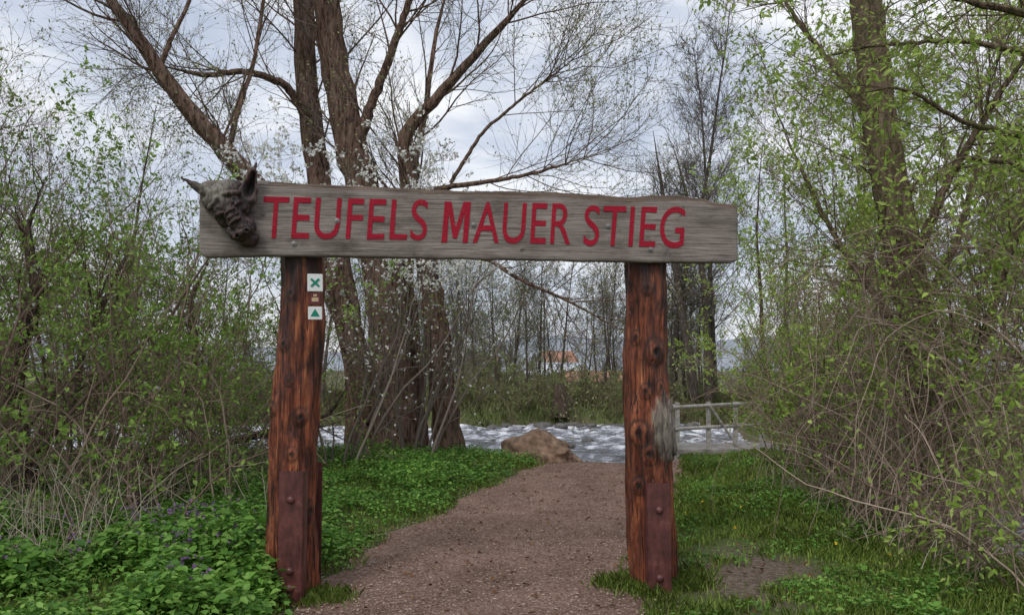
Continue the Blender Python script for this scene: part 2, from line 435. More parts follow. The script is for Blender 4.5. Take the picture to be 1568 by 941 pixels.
# --- the big multi-stemmed willow behind the gate
limb_tree("willow_tree", [
    [(616, 722, 92, 13.3), (606, 680, 74, 13.3), (600, 600, 64, 13.3), (595, 500, 60, 13.3), (585, 400, 56, 13.3), (560, 300, 50, 13.3), (532, 200, 46, 13.3), (512, 100, 42, 13.2), (500, 0, 38, 13.1), (495, -130, 28, 12.8), (480, -320, 10, 12.4)],
    [(556, 724, 60, 13.6), (556, 650, 46, 13.6), (548, 560, 40, 13.6), (530, 470, 38, 13.7), (502, 340, 36, 13.8), (482, 240, 34, 13.9), (468, 120, 32, 14), (466, 0, 30, 14.2), (455, -120, 22, 14.4), (420, -300, 8, 14.6)],
    [(690, 718, 58, 13.2), (684, 650, 42, 13.2), (676, 570, 38, 13.2), (664, 470, 34, 13.2), (648, 370, 30, 13.1), (625, 270, 25, 13), (612, 205, 21, 12.8), (670, 150, 15, 12.6), (735, 75, 12, 12.3), (805, 0, 9, 12), (880, -90, 5, 11.8)],
    [(640, 718, 50, 13.9), (634, 640, 36, 13.9), (630, 560, 32, 14), (618, 420, 28, 14), (620, 300, 20, 14.3), (650, 180, 9, 14.6), (665, 60, 6, 15), (700, -80, 4, 15.4)],
    [(575, 640, 36, 13.4), (520, 460, 34, 12.9), (440, 335, 32, 12.4), (350, 238, 28, 12), (275, 152, 24, 11.7), (215, 65, 20, 11.4), (160, -15, 16, 11.2), (90, -130, 8, 11)],
    [(548, 225, 20, 13.2), (572, 150, 14, 13), (600, 80, 12, 12.8), (628, 0, 10, 12.6), (650, -110, 4, 12.4)],
    [(478, 190, 15, 13.9), (440, 130, 12, 13.5), (380, 108, 9, 13.1), (315, 116, 7, 12.7), (240, 100, 4, 12.4)],
    [(348, 240, 10, 12), (362, 180, 8, 12.1), (390, 90, 6, 12.3), (408, -30, 5, 12.6), (412, -100, 3, 12.8)],
    [(622, 300, 11, 13), (690, 285, 8, 12.6), (770, 275, 6, 12.2), (830, 262, 5, 11.9), (900, 240, 3, 11.6)],
    [(655, 380, 10, 13.1), (740, 392, 7, 12.6), (800, 430, 5, 12.2), (870, 460, 4, 12), (940, 500, 3, 11.8)],
    [(240, 110, 9, 11.6), (262, 60, 7, 11.8), (300, -20, 5, 12), (330, -160, 3, 12.2)],
    [(690, 280, 6, 12.6), (740, 200, 5, 12.5), (800, 150, 4, 12.4), (880, 90, 3, 12.3)],
], [BARK_WILLOW, TWIG_GREY, LEAF_BUD], n1=16, n2=9, n3=7, leaf=2, lsz=.045, lw=.5, t0=.42, up=.05, rmin=.0045)

# --- right side mossy tree
limb_tree("alder_tree", [
    [(1440, 850, 75, 8.6), (1425, 760, 56, 8.6), (1415, 620, 50, 8.6), (1405, 480, 50, 8.7), (1375, 340, 50, 8.8), (1350, 200, 48, 8.9), (1335, 80, 46, 9), (1322, -60, 42, 9.1), (1310, -300, 22, 9.3)],
    [(1400, 400, 16, 8.7), (1450, 280, 12, 8.4), (1520, 160, 9, 8), (1600, 40, 5, 7.7)],
    [(1350, 220, 14, 8.9), (1290, 120, 9, 9.3), (1220, 30, 6, 9.7), (1160, -60, 3, 10)],
    [(1410, 560, 14, 8.6), (1330, 440, 9, 9), (1260, 330, 7, 9.4), (1200, 200, 4, 9.8)],
    [(1420, 700, 16, 8.6), (1490, 560, 11, 8.3), (1540, 420, 8, 8), (1580, 260, 4, 7.8)],
    [(1400, 500, 15, 8.7), (1470, 360, 10, 9.2), (1500, 240, 7, 9.6), (1505, 80, 3, 10)],
], [BARK_IVY, TWIG_BROWN, LEAF_LIME], n1=20, n2=8, n3=5, L1=(1., 2.4), L2=(.5, 1.2), leaf=2, lsz=.07, lw=.45, t0=.15, up=.02, rmin=.0035, cap=.012, cut=-.8)

# --- overhanging willow on the right, bright young leaves
limb_tree("goat_willow_tree", [
    [(1800, 820, 70, 6.6), (1790, 500, 60, 6.5), (1740, 200, 48, 6.4), (1690, 0, 36, 6.2), (1640, -200, 20, 6)],
    [(1750, 230, 20, 6.4), (1600, 215, 11, 6.1), (1480, 190, 7, 5.9), (1380, 130, 5, 5.7), (1290, 150, 3, 5.6)],
    [(1700, 40, 20, 6.2), (1560, 20, 11, 5.9), (1400, -20, 8, 5.6), (1250, -10, 5, 5.4), (1120, 20, 3, 5.3)],
    [(1720, 120, 18, 6.3), (1600, 90, 10, 6.5), (1480, 60, 7, 6.7), (1330, 70, 5, 6.9), (1210, 100, 3, 7)],
    [(1780, 420, 18, 6.5), (1650, 330, 10, 6.1), (1560, 250, 7, 5.8), (1460, 240, 4, 5.6), (1400, 300, 2, 5.5)],
    [(1790, 600, 18, 6.5), (1680, 560, 10, 6.0), (1600, 600, 6, 5.6), (1530, 700, 4, 5.4), (1500, 800, 3, 5.3)],
], [BARK_IVY, TWIG_BROWN, LEAF_LIME], n1=17, n2=7, n3=4, L1=(.5, 1.4), L2=(.3, .6), L3=(.12, .35), leaf=3, lsz=.07, lw=.34, t0=.2, up=-.02, rmin=.002, cap=.006, cut=0.)

# --- gnarled tree on the far left
limb_tree("gnarled_tree", [
    [(20, 790, 60, 8.2), (40, 720, 42, 8.2), (10, 620, 38, 8.2), (30, 520, 30, 8.1), (60, 440, 20, 8), (40, 350, 8, 7.9), (70, 270, 4, 7.8)],
    [(40, 700, 26, 8.2), (110, 620, 14, 8.4), (130, 520, 10, 8.6), (180, 420, 6, 8.9), (215, 340, 3, 9.1)],
    [(30, 560, 22, 8.2), (-40, 430, 15, 8), (-60, 250, 10, 7.9), (-20, 100, 5, 7.8)],
    [(200, 720, 20, 10), (260, 650, 17, 10), (300, 560, 12, 10), (290, 460, 8, 10.2), (330, 380, 4, 10.4)],
    [(270, 705, 17, 11), (330, 680, 14, 11), (420, 660, 10, 11), (500, 640, 7, 11), (540, 580, 4, 11)],
], [BARK_DARK, TWIG_BROWN, LEAF_FRESH], n1=14, n2=7, n3=5, L1=(.8, 1.8), L2=(.4, 1.0), leaf=2, lsz=.05, t0=.2, rmin=.003, cap=.012)

# --- shrubs
SH = [shrub(14, 4.0, 9, 6, 3, 3, .058, 1, cut=.1).mesh("hazel_shrub", [TWIG_BROWN, LEAF_FRESH]) for _ in range(3)]
SHB = [shrub(12, 4.6, 9, 7, 3, 2, .05, 1, spread=38, cut=.3).mesh("elder_shrub", [TWIG_GREY, LEAF_FRESH]) for _ in range(2)]
SL = [shrub(13, 4.0, 9, 7, 3, 3, .07, 1, spread=40, cut=-.4).mesh("spindle_shrub", [TWIG_BROWN, LEAF_LIME]) for _ in range(2)]
for i, (x, y, s) in enumerate([(-3.6, 7.4, .8), (-4.6, 6.5, .85), (-5.4, 9., 1.05), (-4.0, 9.6, .9), (-6.6, 7.6, 1.05), (-6.3, 11., 1.1), (-8.6, 11.5, 1.25), (-3.2, 8.6, .55)]):
    link("hazel_shrub", SH[i % 3], None, (x, y, Hs(x, y)), rng.uniform(0, 6), s)
for i, (x, y, s) in enumerate([(-4.9, 12.4, 1.05), (-3.6, 12.3, .85), (-7.3, 13, 1.25), (4.2, 9.9, .65), (8.4, 14, 1.1), (-10.5, 13, 1.3)]):
    link("elder_shrub", SHB[i % 2], None, (x, y, Hs(x, y)), rng.uniform(0, 6), s)
for i, (x, y, s) in enumerate([(4.3, 7.8, .8), (4.5, 12.6, .7), (8.3, 11, 1.15), (8.0, 16.5, 1.2), (9.6, 13.5, 1.4), (9.4, 23, 1.3), (7.9, 20, .95), (4.5, 10.8, .7)]):
    link("spindle_shrub", SL[i % 2], None, (x, y, Hs(x, y)), rng.uniform(0, 6), s)
SB = shrub(10, 4.2, 8, 7, 4, 1, .03, 1, spread=28, petals=3).mesh("blackthorn_shrub", [TWIG_GREY, LEAF_FRESH, PETAL])
for x, y, s in [(-2.6, 10.9, 1.18), (-1.7, 12.1, 1.25)]:
    link("blackthorn_shrub", SB, None, (x, y, Hs(x, y)), rng.uniform(0, 6), s)
SB2 = shrub(9, 3.0, 7, 6, 4, 2, .04, 1, spread=50, petals=2).mesh("cherry_plum_shrub", [TWIG_BROWN, LEAF_FRESH, PETAL])
for x, y, s in [(-5.6, 7.0, 1.35), (-7.6, 9.3, 1.5)]:
    link("cherry_plum_shrub", SB2, None, (x, y, Hs(x, y)), rng.uniform(0, 6), s)

# --- bramble tangle on both sides
def tangle(n, xr_, yr_, zr_, L, down, mat_r=.004, sub=4, hang=True):
    g = Geo()
    y = rng.uniform(*yr_, n); x = rng.uniform(*xr_, n); x = np.where(y > 8.5, xr_[0]+.6+(x-xr_[0])*.7, x) if xr_[0] > 0 else x
    z = rng.uniform(*zr_, n)+H(x, y)
    d = np.stack([rng.normal(0, .45, n)+(.15 if xr_[0] > 0 else 0), rng.normal(0, .5, n), np.full(n, 1.0 if not hang else .1)], 1)
    P, R = grow(np.stack([x, y, z], 1), d, rng.uniform(*L, n), np.full(n, mat_r)*rng.uniform(.6, 1.6, n), 12, .16, down, .4)
    hz = H(P[..., 0], P[..., 1]); P[..., 2] = np.maximum(P[..., 2], hz+.01)
    g.add(*tubes(P, R, 4), 0)
    P1, R1 = grow(*spawn(P, R, sub, .1, 1, 30, 90, L=(.15, .7), rr=.6, rmin=.0018), 5, .2, -.05)
    g.add(*tubes(P1, R1, 3), 0)
    return g, P1
g, _ = tangle(380, (3.25, 4.6), (6.3, 10.5), (1.0, 2.9), (1.2, 2.6), -.2, .0042, 4)
g2, P1 = tangle(290, (3.15, 4.6), (6.1, 10.5), (-.05, .0), (1.0, 2.6), -.06, .0055, 5, False); g.join(g2)
C, A = along(P1, 2); k = rng.random(len(C)) < .4
g.add(*leaf6(C[k], A[k], upn(C[k]), .05, .03), 1)
g.obj("bramble_thicket", [TWIG_TAN, LEAF_FRESH])
g, P1 = tangle(220, (-7.5, -3.4), (7.6, 12.5), (-.05, .0), (1.2, 2.8), -.06, .006, 6, False)
C, A = along(P1, 2); k = rng.random(len(C)) < .5
g.add(*leaf6(C[k], A[k], upn(C[k]), .055, .034), 1)
g.obj("bramble_thicket", [TWIG_TAN, LEAF_FRESH])
g, P1 = tangle(26, (3.2, 3.9), (4.7, 6.2), (-.05, 0), (1.0, 2.4), .0, .006, 6, False)
C, A = along(P1, 2)
g.add(*leaf6(C, A, upn(C), .06, .032), 1)
g.obj("elder_sapling", [TWIG_TAN, LEAF_LIME])
g, P1 = tangle(22, (-4.1, -2.5), (5.9, 7.6), (-.05, 0), (1.2, 2.4), .0, .008, 8, False)
C, A = along(P1, 4)
g.add(*leaf6(C, A, upn(C), .06, .036), 1)
g.obj("elder_sapling", [TWIG_TAN, LEAF_FRESH])

# dead straw stalks bottom left and sparse on the right verge
def stalks(n, xr_, yr_, L):
    x = rng.uniform(*xr_, n); y = rng.uniform(*yr_, n)
    P, R = grow(np.stack([x, y, H(x, y)], 1), np.stack([rng.normal(0, .35, n), rng.normal(0, .3, n), np.ones(n)], 1), rng.uniform(*L, n), np.full(n, .0038), 8, .1, -.05, .4)
    g.add(*tubes(P, R, 4)); P1, R1 = grow(*spawn(P, R, 2, .3, 1, 20, 60, L=(.1, .3), rr=.6), 4, .2, -.05); g.add(*tubes(P1, R1, 3))
g = Geo(); stalks(150, (-4.6, -2.85), (4.9, 6.4), (.35, 1.0)); stalks(110, (-4.5, -2.2), (6.5, 9), (.3, .7)); stalks(60, (2.9, 3.8), (5.5, 9), (.2, .6))
g.obj("dry_stalks", [STRAW])

# --- far vegetation
FARL = leaf_mat("leaf_far", [(.2, .23, .09), (.27, .31, .13), (.33, .35, .18)])
VA = [bare_tree(14, .12, 75, 10, 5, 0, rmin=.009) for _ in range(2)]
VB = [bare_tree(10, .10, 26, 9, 6, 1, .09, conic=False, rmin=.006, t0=.12, rat=(.3, .5), ang=(25, 55)) for _ in range(2)]
VL = [bare_tree(9, .09, 30, 9, 5, 4, .11, conic=False, rmin=.006, t0=.05, rat=(.3, .5), ang=(25, 65)) for _ in range(2)]
MA = [v_.mesh("alder_tree", [BARK_FAR, TWIG_FAR, LEAF_BUD]) for v_ in VA]
MB = [v_.mesh("birch_tree", [BARK_FAR, TWIG_GREY, LEAF_BUD]) for v_ in VB]
ML = [v_.mesh("hornbeam_tree", [BARK_DARK, TWIG_BROWN, LEAF_LIME]) for v_ in VL]
for i, (px, D, top) in enumerate([(1025, 31, 25), (1092, 32, 50)]):
    h = (EYE+(560-top)/F*D)/13.8
    link("alder_tree", MA[i % 2], None, ((px-784)/F*D, D, .0), rng.uniform(0, 6), h)
limb_tree("leaning_alder_tree", [
    [(1068, 655, 16, 29.5), (1058, 560, 13, 29.5), (1040, 450, 10, 29.5), (1020, 330, 6, 29.5), (1000, 200, 3, 29.5)],
    [(1086, 650, 15, 29.7), (1084, 540, 12, 29.7), (1078, 430, 9, 29.7), (1060, 330, 6, 29.7), (1030, 220, 3, 29.7)],
], [BARK_FAR, TWIG_FAR, LEAF_BUD], n1=14, n2=8, n3=5, leaf=1, lsz=.09, rmin=.006)
for i, (x, y, s) in enumerate([(-9.5, 13.8, .8), (-12, 12, .85), (-7.2, 13.6, .65), (12.5, 26, 1.1), (9.8, 27, 1.0)]):
    link("birch_tree", MB[i % 2], None, (x, y, Hs(x, y)), rng.uniform(0, 6), s)
for i, (x, y, s) in enumerate([(8.7, 17.5, .9), (10, 21, 1.1), (10.5, 15, 1.0), (13, 18, 1.1), (8.8, 12.5, .85), (8.3, 24, 1.0), (11.5, 12.5, 1.0)]):
    link("hornbeam_tree", ML[i % 2], None, (x, y, Hs(x, y)), rng.uniform(0, 6), s)
G = Geo()
VC = [bare_tree(9, .095, 24, 7, 4, 1, .12, conic=False, rmin=.010, t0=.12, rat=(.3, .5), ang=(25, 55)) for _ in range(3)]
for q in range(3):
    xf = []
    for k in range(25):
        y = 30+rng.random()**1.3*16; x = rng.uniform(-1.05, .95)*y*.72
        if k < 10: x = rng.uniform(-.08, .22)*y
        s = rng.uniform(.65, 1.05)
        if 690 < 784+F*x/y < 1010: s *= .78
        xf.append((s, rng.uniform(0, 6), (x, y, Hs(x, y))))
    G.join(VC[q].merged(xf))
G.obj("distant_trees", [BARK_FAR, TWIG_FAR, FARL])
# second, farther belt of trees round the village
VD = [bare_tree(9, .12, 20, 6, 4, 1, .22, conic=False, rmin=.022, t0=.06, rat=(.35, .55), ang=(25, 60)) for _ in range(2)]
G = Geo()
for q in range(2):
    xf = []
    for k in range(30):
        y = rng.uniform(56, 80) if k % 4 else rng.uniform(105, 135); x = rng.uniform(-.45, .55)*y
        if k < 9: x = rng.uniform(-.10, .24)*y
        s = rng.uniform(.5, .95)
        if .05 < x/y < .16 and y < 90: s *= .6
        xf.append((s, rng.uniform(0, 6), (x, y, Hs(x, y))))
    G.join(VD[q].merged(xf))
G.obj("distant_woodland", [BARK_FAR, twig_mat("twig_haze", (.15, .135, .125), (.26, .24, .22)), FARL])
G = Geo()
us_ = [shrub(9, 2.2, 7, 6, 3, 2, .09, 1, spread=55, r0=.02, cut=.2) for _ in range(2)]
for q in range(2):
    xf = []
    for k in range(44):
        x = rng.uniform(-18, 16); y = 28.3+.9*np.sin(x*.35)+rng.random()*9
        if k < 20: x = rng.uniform(-3, 6.5)
        xf.append((rng.uniform(.4, .9), rng.uniform(0, 6), (x, y, Hs(x, y))))
    G.join(us_[q].merged(xf))
G.obj("riverbank_bushes", [twig_mat("twig_rust", (.12, .085, .065), (.27, .2, .155)), FARL])

# ------------------------------------------------------------------ ground cover
def clumpy(x, y): return np.sin(x*2.3+1.1*y)+np.sin(y*3.7-x*1.9+2)+.7*np.sin(x*7+y*5)
def blades(x, y, h, w, lean=(.15, .8)):
    n = len(x); z = H(x, y); a = rng.uniform(0, 6.28, n); ln = rng.uniform(*lean, n)*h
    B = np.stack([np.cos(a+1.57), np.sin(a+1.57), np.zeros(n)], 1)*w*rng.uniform(.6, 1.4, n)[:, None]
    b = np.stack([x, y, z-.005], 1); o = np.stack([np.cos(a)*ln, np.sin(a)*ln, h], 1)
    mid = b+o*np.array([.35, .35, .6])
    V = np.stack([b-B, b+B, mid+B*.8, b+o, mid-B*.8], 1).reshape(-1, 3)
    return V, np.arange(n*5).reshape(-1, 5)
def grass(n, xr_, yr_, pw, hmin, hmax, cond, w=.005, mins=.25):
    x = rng.uniform(*xr_, n); y = yr_[0]+(yr_[1]-yr_[0])*rng.random(n)**pw
    k = cond(x, y) & (sdist(x, y) > mins); x, y = x[k], y[k]
    return blades(x, y, rng.uniform(hmin, hmax, len(x))*(1+.3*clumpy(x, y)/2), w)
bare_ = lambda x, y: np.exp(-((x-1.75)/.62)**2-((y-5.7)/1.1)**2)+rng.normal(0, .2, len(x)) < .42+.22*clumpy(x*2, y*2)
g = Geo()
g.add(*grass(95000, (.6, 4.2), (3.6, 14), 1.4, .03, .10, lambda x, y: (x > right_e(y)-.04+.05*clumpy(x*2, y*2)+rng.exponential(.05, len(x))) & bare_(x, y) & (rng.random(len(x)) < np.where(x > 3.2, .35, 1)), .0042), 0)
g.add(*grass(42000, (-6, .9), (3.6, 14), 1.4, .03, .11, lambda x, y: (x < left_e(y)+.08+.05*clumpy(x*2, y*2)-rng.exponential(.06, len(x))), .0042), 0)
for cx, cy in [(1.0, 5.35), (.80, 5.5), (-1.32, 5.2), (-1.65, 5.1), (1.26, 5.45)]:
    n = 800; x = rng.normal(cx, .10, n); y = rng.normal(cy, .08, n)
    g.add(*blades(x, y, rng.uniform(.03, .11, n), .003, (.2, .9)), 0)
g.obj("grass", [LEAF_GRASS])
g = Geo(); g.add(*grass(45000, (-25, 22), (26, 42), 1.6, .08, .35, lambda x, y: x > -99, .018, -.35), 0)
g.obj("riverbank_grass", [leaf_mat("bank_grass", [(.13, .14, .06), (.19, .22, .08), (.3, .28, .16)], .2)])

def herbs(n, xr_, yr_, pw, cond, hr, sz, nl):
    x = rng.uniform(*xr_, n); y = yr_[0]+(yr_[1]-yr_[0])*rng.random(n)**pw
    k = cond(x, y) & (sdist(x, y) > .3); x, y = x[k], y[k]; n = len(x)
    hgt = rng.uniform(*hr, n)*(1+.45*clumpy(x, y)/2)
    x_ = np.repeat(x, nl); y_ = np.repeat(y, nl); h_ = np.repeat(hgt, nl)*rng.uniform(.35, 1, n*nl)
    a = rng.uniform(0, 6.28, n*nl); rad = rng.uniform(.01, .07, n*nl)
    C = np.stack([x_+np.cos(a)*rad, y_+np.sin(a)*rad, H(x_, y_)+h_], 1)
    A = np.stack([np.cos(a), np.sin(a), rng.uniform(-.5, .5, n*nl)], 1)
    nn = norm(np.stack([rng.normal(0, .4, n*nl), rng.normal(0, .4, n*nl), np.ones(n*nl)], 1))
    s = np.repeat(rng.uniform(.6, 1.25, n), nl)*sz*rng.uniform(.55, 1.3, n*nl)
    V, Fq = leaf6(C, A, nn, s, s*rng.uniform(.5, .8, n*nl), .15)
    P, R = grow(np.stack([x, y, H(x, y)-.01], 1), np.stack([rng.normal(0, .2, n), rng.normal(0, .2, n), np.ones(n)], 1), hgt, np.full(n, .002), 3, .1)
    return V, Fq, tubes(P, R, 3)
g = Geo()
lc = lambda x, y: (x < left_e(y)-.03+.1*clumpy(x*2, y*2)*.6-rng.exponential(.08, len(x))) & (x > -6.5) & (rng.random(len(x)) < np.where(clumpy(x*1.1+3, y*.9) < -1.2, .25, 1))
V, Fq, T = herbs(19000, (-6.5, .8), (3.9, 13.6), 1.35, lc, (.05, .19), .045, 9); g.add(V, Fq, 0); g.add(*T, 0)
V, Fq, T = herbs(2300, (-4.2, -1.5), (4.2, 6.2), 1.1, lambda x, y: lc(x, y) & (clumpy(x, y) > -.3), (.12, .3), .065, 9); g.add(V, Fq, 0); g.add(*T, 0)
V, Fq, T = herbs(6500, (.9, 3.6), (4.2, 13.2), 1.3, lambda x, y: (x > right_e(y)+.12) & bare_(x, y) & (clumpy(x*1.3, y*1.3) > .0), (.04, .13), .034, 7); g.add(V, Fq, 0); g.add(*T, 0)
g.obj("ground_elder", [LEAF_HERB])
n = 1000; x = rng.uniform(-3.6, -1.9, n); y = rng.uniform(4.5, 6.6, n); k = (clumpy(x*1.5, y*1.5) > .4); x, y = x[k], y[k]
C = np.stack([x, y, H(x, y)+rng.uniform(.16, .28, len(x))], 1)
g = Geo()
for _ in range(3): g.add(*leaf_quads(C, rng.normal(size=C.shape)+[0, 0, .5], .022, .018))
g.obj("dead_nettle_flowers", [PURPLE])
n = 6; x = rng.uniform(1.5, 2.9, n); y = rng.uniform(5.5, 9, n); C = np.stack([x, y, H(x, y)+.1], 1); g = Geo()
for _ in range(6): g.add(*leaf_quads(C, rng.normal(size=C.shape)+[0, 0, .3], .02, .014))
g.obj("dandelion_flowers", [plain("dandelion", (.7, .5, .03))])

# ------------------------------------------------------------------ boulder, stump, stones
def rock(name, c, r, mat, seed, sub=5):
    bm = bmesh.new(); bmesh.ops.create_icosphere(bm, subdivisions=sub, radius=1)
    for v_ in bm.verts:
        p = v_.co.copy(); d = 1+.26*mnoise.noise(p*1.3+Vector((seed, 0, 0)))+.14*mnoise.noise(p*3.1+Vector((0, seed, 0)))+.05*mnoise.noise(p*9)
        v_.co = Vector((p.x*r[0]*d, p.y*r[1]*d, p.z*r[2]*d))
        if v_.co.x > 0: v_.co.z *= 1-.45*v_.co.x/r[0]
    me = bpy.data.meshes.new(name); bm.to_mesh(me); bm.free(); me.materials.append(mat)
    for p in me.polygons: p.use_smooth = True
    return link(name, me, None, c)
ROCK = plain("sandstone", (.22, .145, .1), .9, .65, 7)
rock("boulder", (.45, 12.75, .12), (.60, .42, .40), ROCK, 3.3)
rock("boulder", (.93, 12.9, .0), (.25, .3, .15), ROCK, 7.1, 4)
G = Geo()
RB = bmesh.new(); bmesh.ops.create_icosphere(RB, subdivisions=2, radius=1); rv = np.array([v_.co[:] for v_ in RB.verts]); rf = np.array([[v_.index for v_ in f.verts] for f in RB.faces]); RB.free()
for k in range(60):
    x = rng.uniform(-6, 6.5); y = rng.choice([rng.uniform(26.2, 27.6), rng.uniform(17, 26)], p=[.8, .2]); s = rng.uniform(.08, .24)
    G.add(rv*(1+rng.normal(0, .09, (len(rv), 1)))*[s*1.3, s, s*.6]+[x, y, -.55+rng.uniform(-.03, .06)], rf)
G.obj("river_stones", [plain("river_stone", (.13, .12, .11), .6, .4, 6)])
P, R = resample([(1.8, 28.4, -.3), (1.8, 28.4, .4), (1.78, 28.4, .9)], [.36, .26, .22], 8)
V, Fq = tubes(P[None], R[None], 14); g = Geo(); g.add(V, Fq); g.add(V.reshape(8, 14, 3)[-1], np.arange(14)[None]); g.obj("tree_stump", [BARK_DARK])

# ------------------------------------------------------------------ boxes helper
def box(gm, c, s, mat=0, bev=0.0, rot=None):
    bm = bmesh.new(); bmesh.ops.create_cube(bm, size=1)
    for v_ in bm.verts: v_.co = Vector((v_.co.x*s[0], v_.co.y*s[1], v_.co.z*s[2]))
    if bev: bmesh.ops.bevel(bm, geom=bm.edges[:], offset=bev, segments=2, affect='EDGES')
    if rot: bmesh.ops.rotate(bm, verts=bm.verts, matrix=rot, cent=(0, 0, 0))
    bm.verts.ensure_lookup_table(); V = np.array([v_.co[:] for v_ in bm.verts])+np.array(c)
    by = {}
    for f in bm.faces: by.setdefault(len(f.verts), []).append([v_.index for v_ in f.verts])
    base = gm.n; gm.v.append(V); gm.n += len(V)
    for kk, L_ in by.items(): gm.f.append((np.array(L_)+base, mat, False))
    bm.free()

# weir platform + railing
CONC = plain("concrete", (.3, .275, .255), .9, .35, 6)
RAILM = plain("weathered_rail", (.38, .36, .335), .8, .4, 14)
g = Geo(); box(g, (4.35, 14.75, -.40), (2.9, 1.3, .9), 0, .02); box(g, (5.9, 14.4, -.2), (1.1, .35, .5), 0, .02)
g.obj("concrete_weir_platform", [CONC])
rail = empty("bridge_railing", (0, 0, 0))
def bar(gm, a, b, r, ns=8):
    P = np.linspace(a, b, 3)[None]; gm.add(*tubes(P, np.full((1, 3), r), ns))
g = Geo()
pa, pb = np.array([3.1, 14.2, .0]), np.array([4.85, 14.7, .0])
for t in (0, .36, .68, 1, 1.3):
    q = pa+(pb-pa)*t; box(g, (q[0], q[1], .47), (.075, .075, .9), 0, .006)
g.obj("posts", [RAILM], rail)
g = Geo()
for h in (.47, .88): bar(g, pa+[-.1, -.06, h-.05], pa+(pb-pa)*1.3+[0, -.06, h+.03], .034)
bar(g, pa+(pb-pa)*.36+[0, -.1, .85], pa+(pb-pa)*.68+[0, -.1, .08], .024)
bar(g, pa+[0, .0, .86], pa+[-.3, 2.2, .7], .03); bar(g, pa+[0, .0, .45], pa+[-.3, 2.2, .35], .03)
g.obj("rails", [RAILM], rail)

# ------------------------------------------------------------------ houses
WALL = plain("render_wall", (.3, .28, .25), .9, .1, 1); WALL2 = plain("brick_wall", (.24, .17, .13), .9, .2, 1)
ROOFO = plain("orange_tile_roof", (.36, .19, .13), .85, .2, 3); ROOFG = plain("pale_roof", (.5, .52, .56), .6, .1, 2)
GLASS = plain("window_glass", (.06, .07, .08), .15, .2, 2, spec=.8); DOORM = plain("door", (.12, .07, .04), .7, .2, 3)
def house(name, x, y, z, w, d, h, rh, wall, roof, rz=0.0, nwin=4):
    e = empty(name, (x, y, z)); e.rotation_euler[2] = rz
    g = Geo(); box(g, (0, 0, h/2), (w, d, h), 0, .02)
    V = np.array([[-w/2, -d/2+.02, h], [-w/2, d/2-.02, h], [-w/2, 0, h+rh-.1], [w/2, -d/2+.02, h], [w/2, d/2-.02, h], [w/2, 0, h+rh-.1]])
    g.add(V, [[0, 1, 2], [3, 5, 4]], 0, False); g.obj("walls", [wall], e)
    g = Geo(); o = .35
    for s in (-1, 1):
        V = np.array([[-w/2-o, s*(d/2+o), h-.1], [w/2+o, s*(d/2+o), h-.1], [w/2+o, 0, h+rh], [-w/2-o, 0, h+rh]])
        V = np.concatenate([V, V-[0, 0, .12]]); g.add(V, [[0, 1, 2, 3], [7, 6, 5, 4], [0, 4, 5, 1], [1, 5, 6, 2], [3, 2, 6, 7], [0, 3, 7, 4]], 0, False)
    g.obj("roof", [roof], e)
    g = Geo()
    for i in range(nwin):
        xx = -w/2+(i+.75)*w/(nwin+.5); box(g, (xx, -d/2-.03, h*.55), (.8, .06, .9))
    g.obj("windows", [GLASS], e)
    g = Geo(); box(g, (w/2-.8, -d/2-.03, 1.0), (.9, .06, 1.9)); g.obj("door", [DOORM], e)
house("brick_house", 9.8, 85, -2.3, 7.5, 5, 2.4, 1.0, WALL2, ROOFO, .1, 3)
house("farm_house", 5.6, 100, -2.3, 6.5, 6, 2.9, 1.5, WALL, ROOFG, -.15, 3)
house("village_house", 8.5, 145, -2.3, 6, 6, 4.8, 2.0, WALL, ROOFO, .3, 3)
house("village_house", -6.5, 165, -2.5, 7, 7, 4.0, 2.2, WALL, ROOFO, -.2, 4)

# hills
hx = np.linspace(-1400, 1400, 160); hy = np.linspace(480, 1200, 24)
HX, HY = np.meshgrid(hx, hy); HZ = -6+sst(HY, 480, 900)*(34+9*np.sin(HX*.006)+6*np.sin(HX*.017+1)+2*np.sin(HX*.05))
ii = (np.arange(23)[:, None]*160+np.arange(159)[None]).ravel()
g = Geo(); g.add(np.stack([HX, HY, HZ], -1), np.stack([ii, ii+1, ii+161, ii+160], 1)); g.obj("hills", [plain("hazy_hill", (.34, .37, .41), 1, .15, .03, spec=0.0)])

# ------------------------------------------------------------------ GATEWAY
gate = empty("wooden_gateway_sign", (0, 0, 0))
m, nt = new_mat("post_wood_varnished")
v = mapping(nt, (11, 11, 1.0)); n1 = noise_tex(nt, v, 2.0, 10, .72, .9)
v2 = mapping(nt, (3, 3, 1.6)); n2 = noise_tex(nt, v2, 2.2, 8, .65)
v3 = mapping(nt, (34, 34, 1.3)); n3 = noise_tex(nt, v3, 1.5, 5, .6, .6)
v4 = mapping(nt, (9, 9, 4)); n4 = noise_tex(nt, v4, 3.5, 8, .75)
c = ramp(nt, n1, [(.3, (.03, .012, .009)), (.42, (.13, .036, .02)), (.54, (.37, .105, .045)), (.70, (.62, .27, .12))]).outputs[0]
d = ramp(nt, n2, [(.36, (.2, .16, .16)), (.5, (.78, .74, .73)), (.64, (1.25, 1.2, 1.15))]).outputs[0]
c = mixc(nt, 1.0, c, d, 'MULTIPLY')
ck = ramp(nt, n3, [(.38, (.92, .92, .92)), (.44, (0, 0, 0))]).outputs[0]; c = mixc(nt, ck, c, (.015, .007, .006))
sp = ramp(nt, n4, [(.62, (0, 0, 0)), (.7, (.6, .6, .6))]).outputs[0]; c = mixc(nt, sp, c, (.38, .28, .22))
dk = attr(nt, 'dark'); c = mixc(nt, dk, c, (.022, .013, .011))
pale = attr(nt, 'pale')
pc = ramp(nt, n1, [(.35, (.14, .11, .085)), (.6, (.46, .42, .34))]).outputs[0]
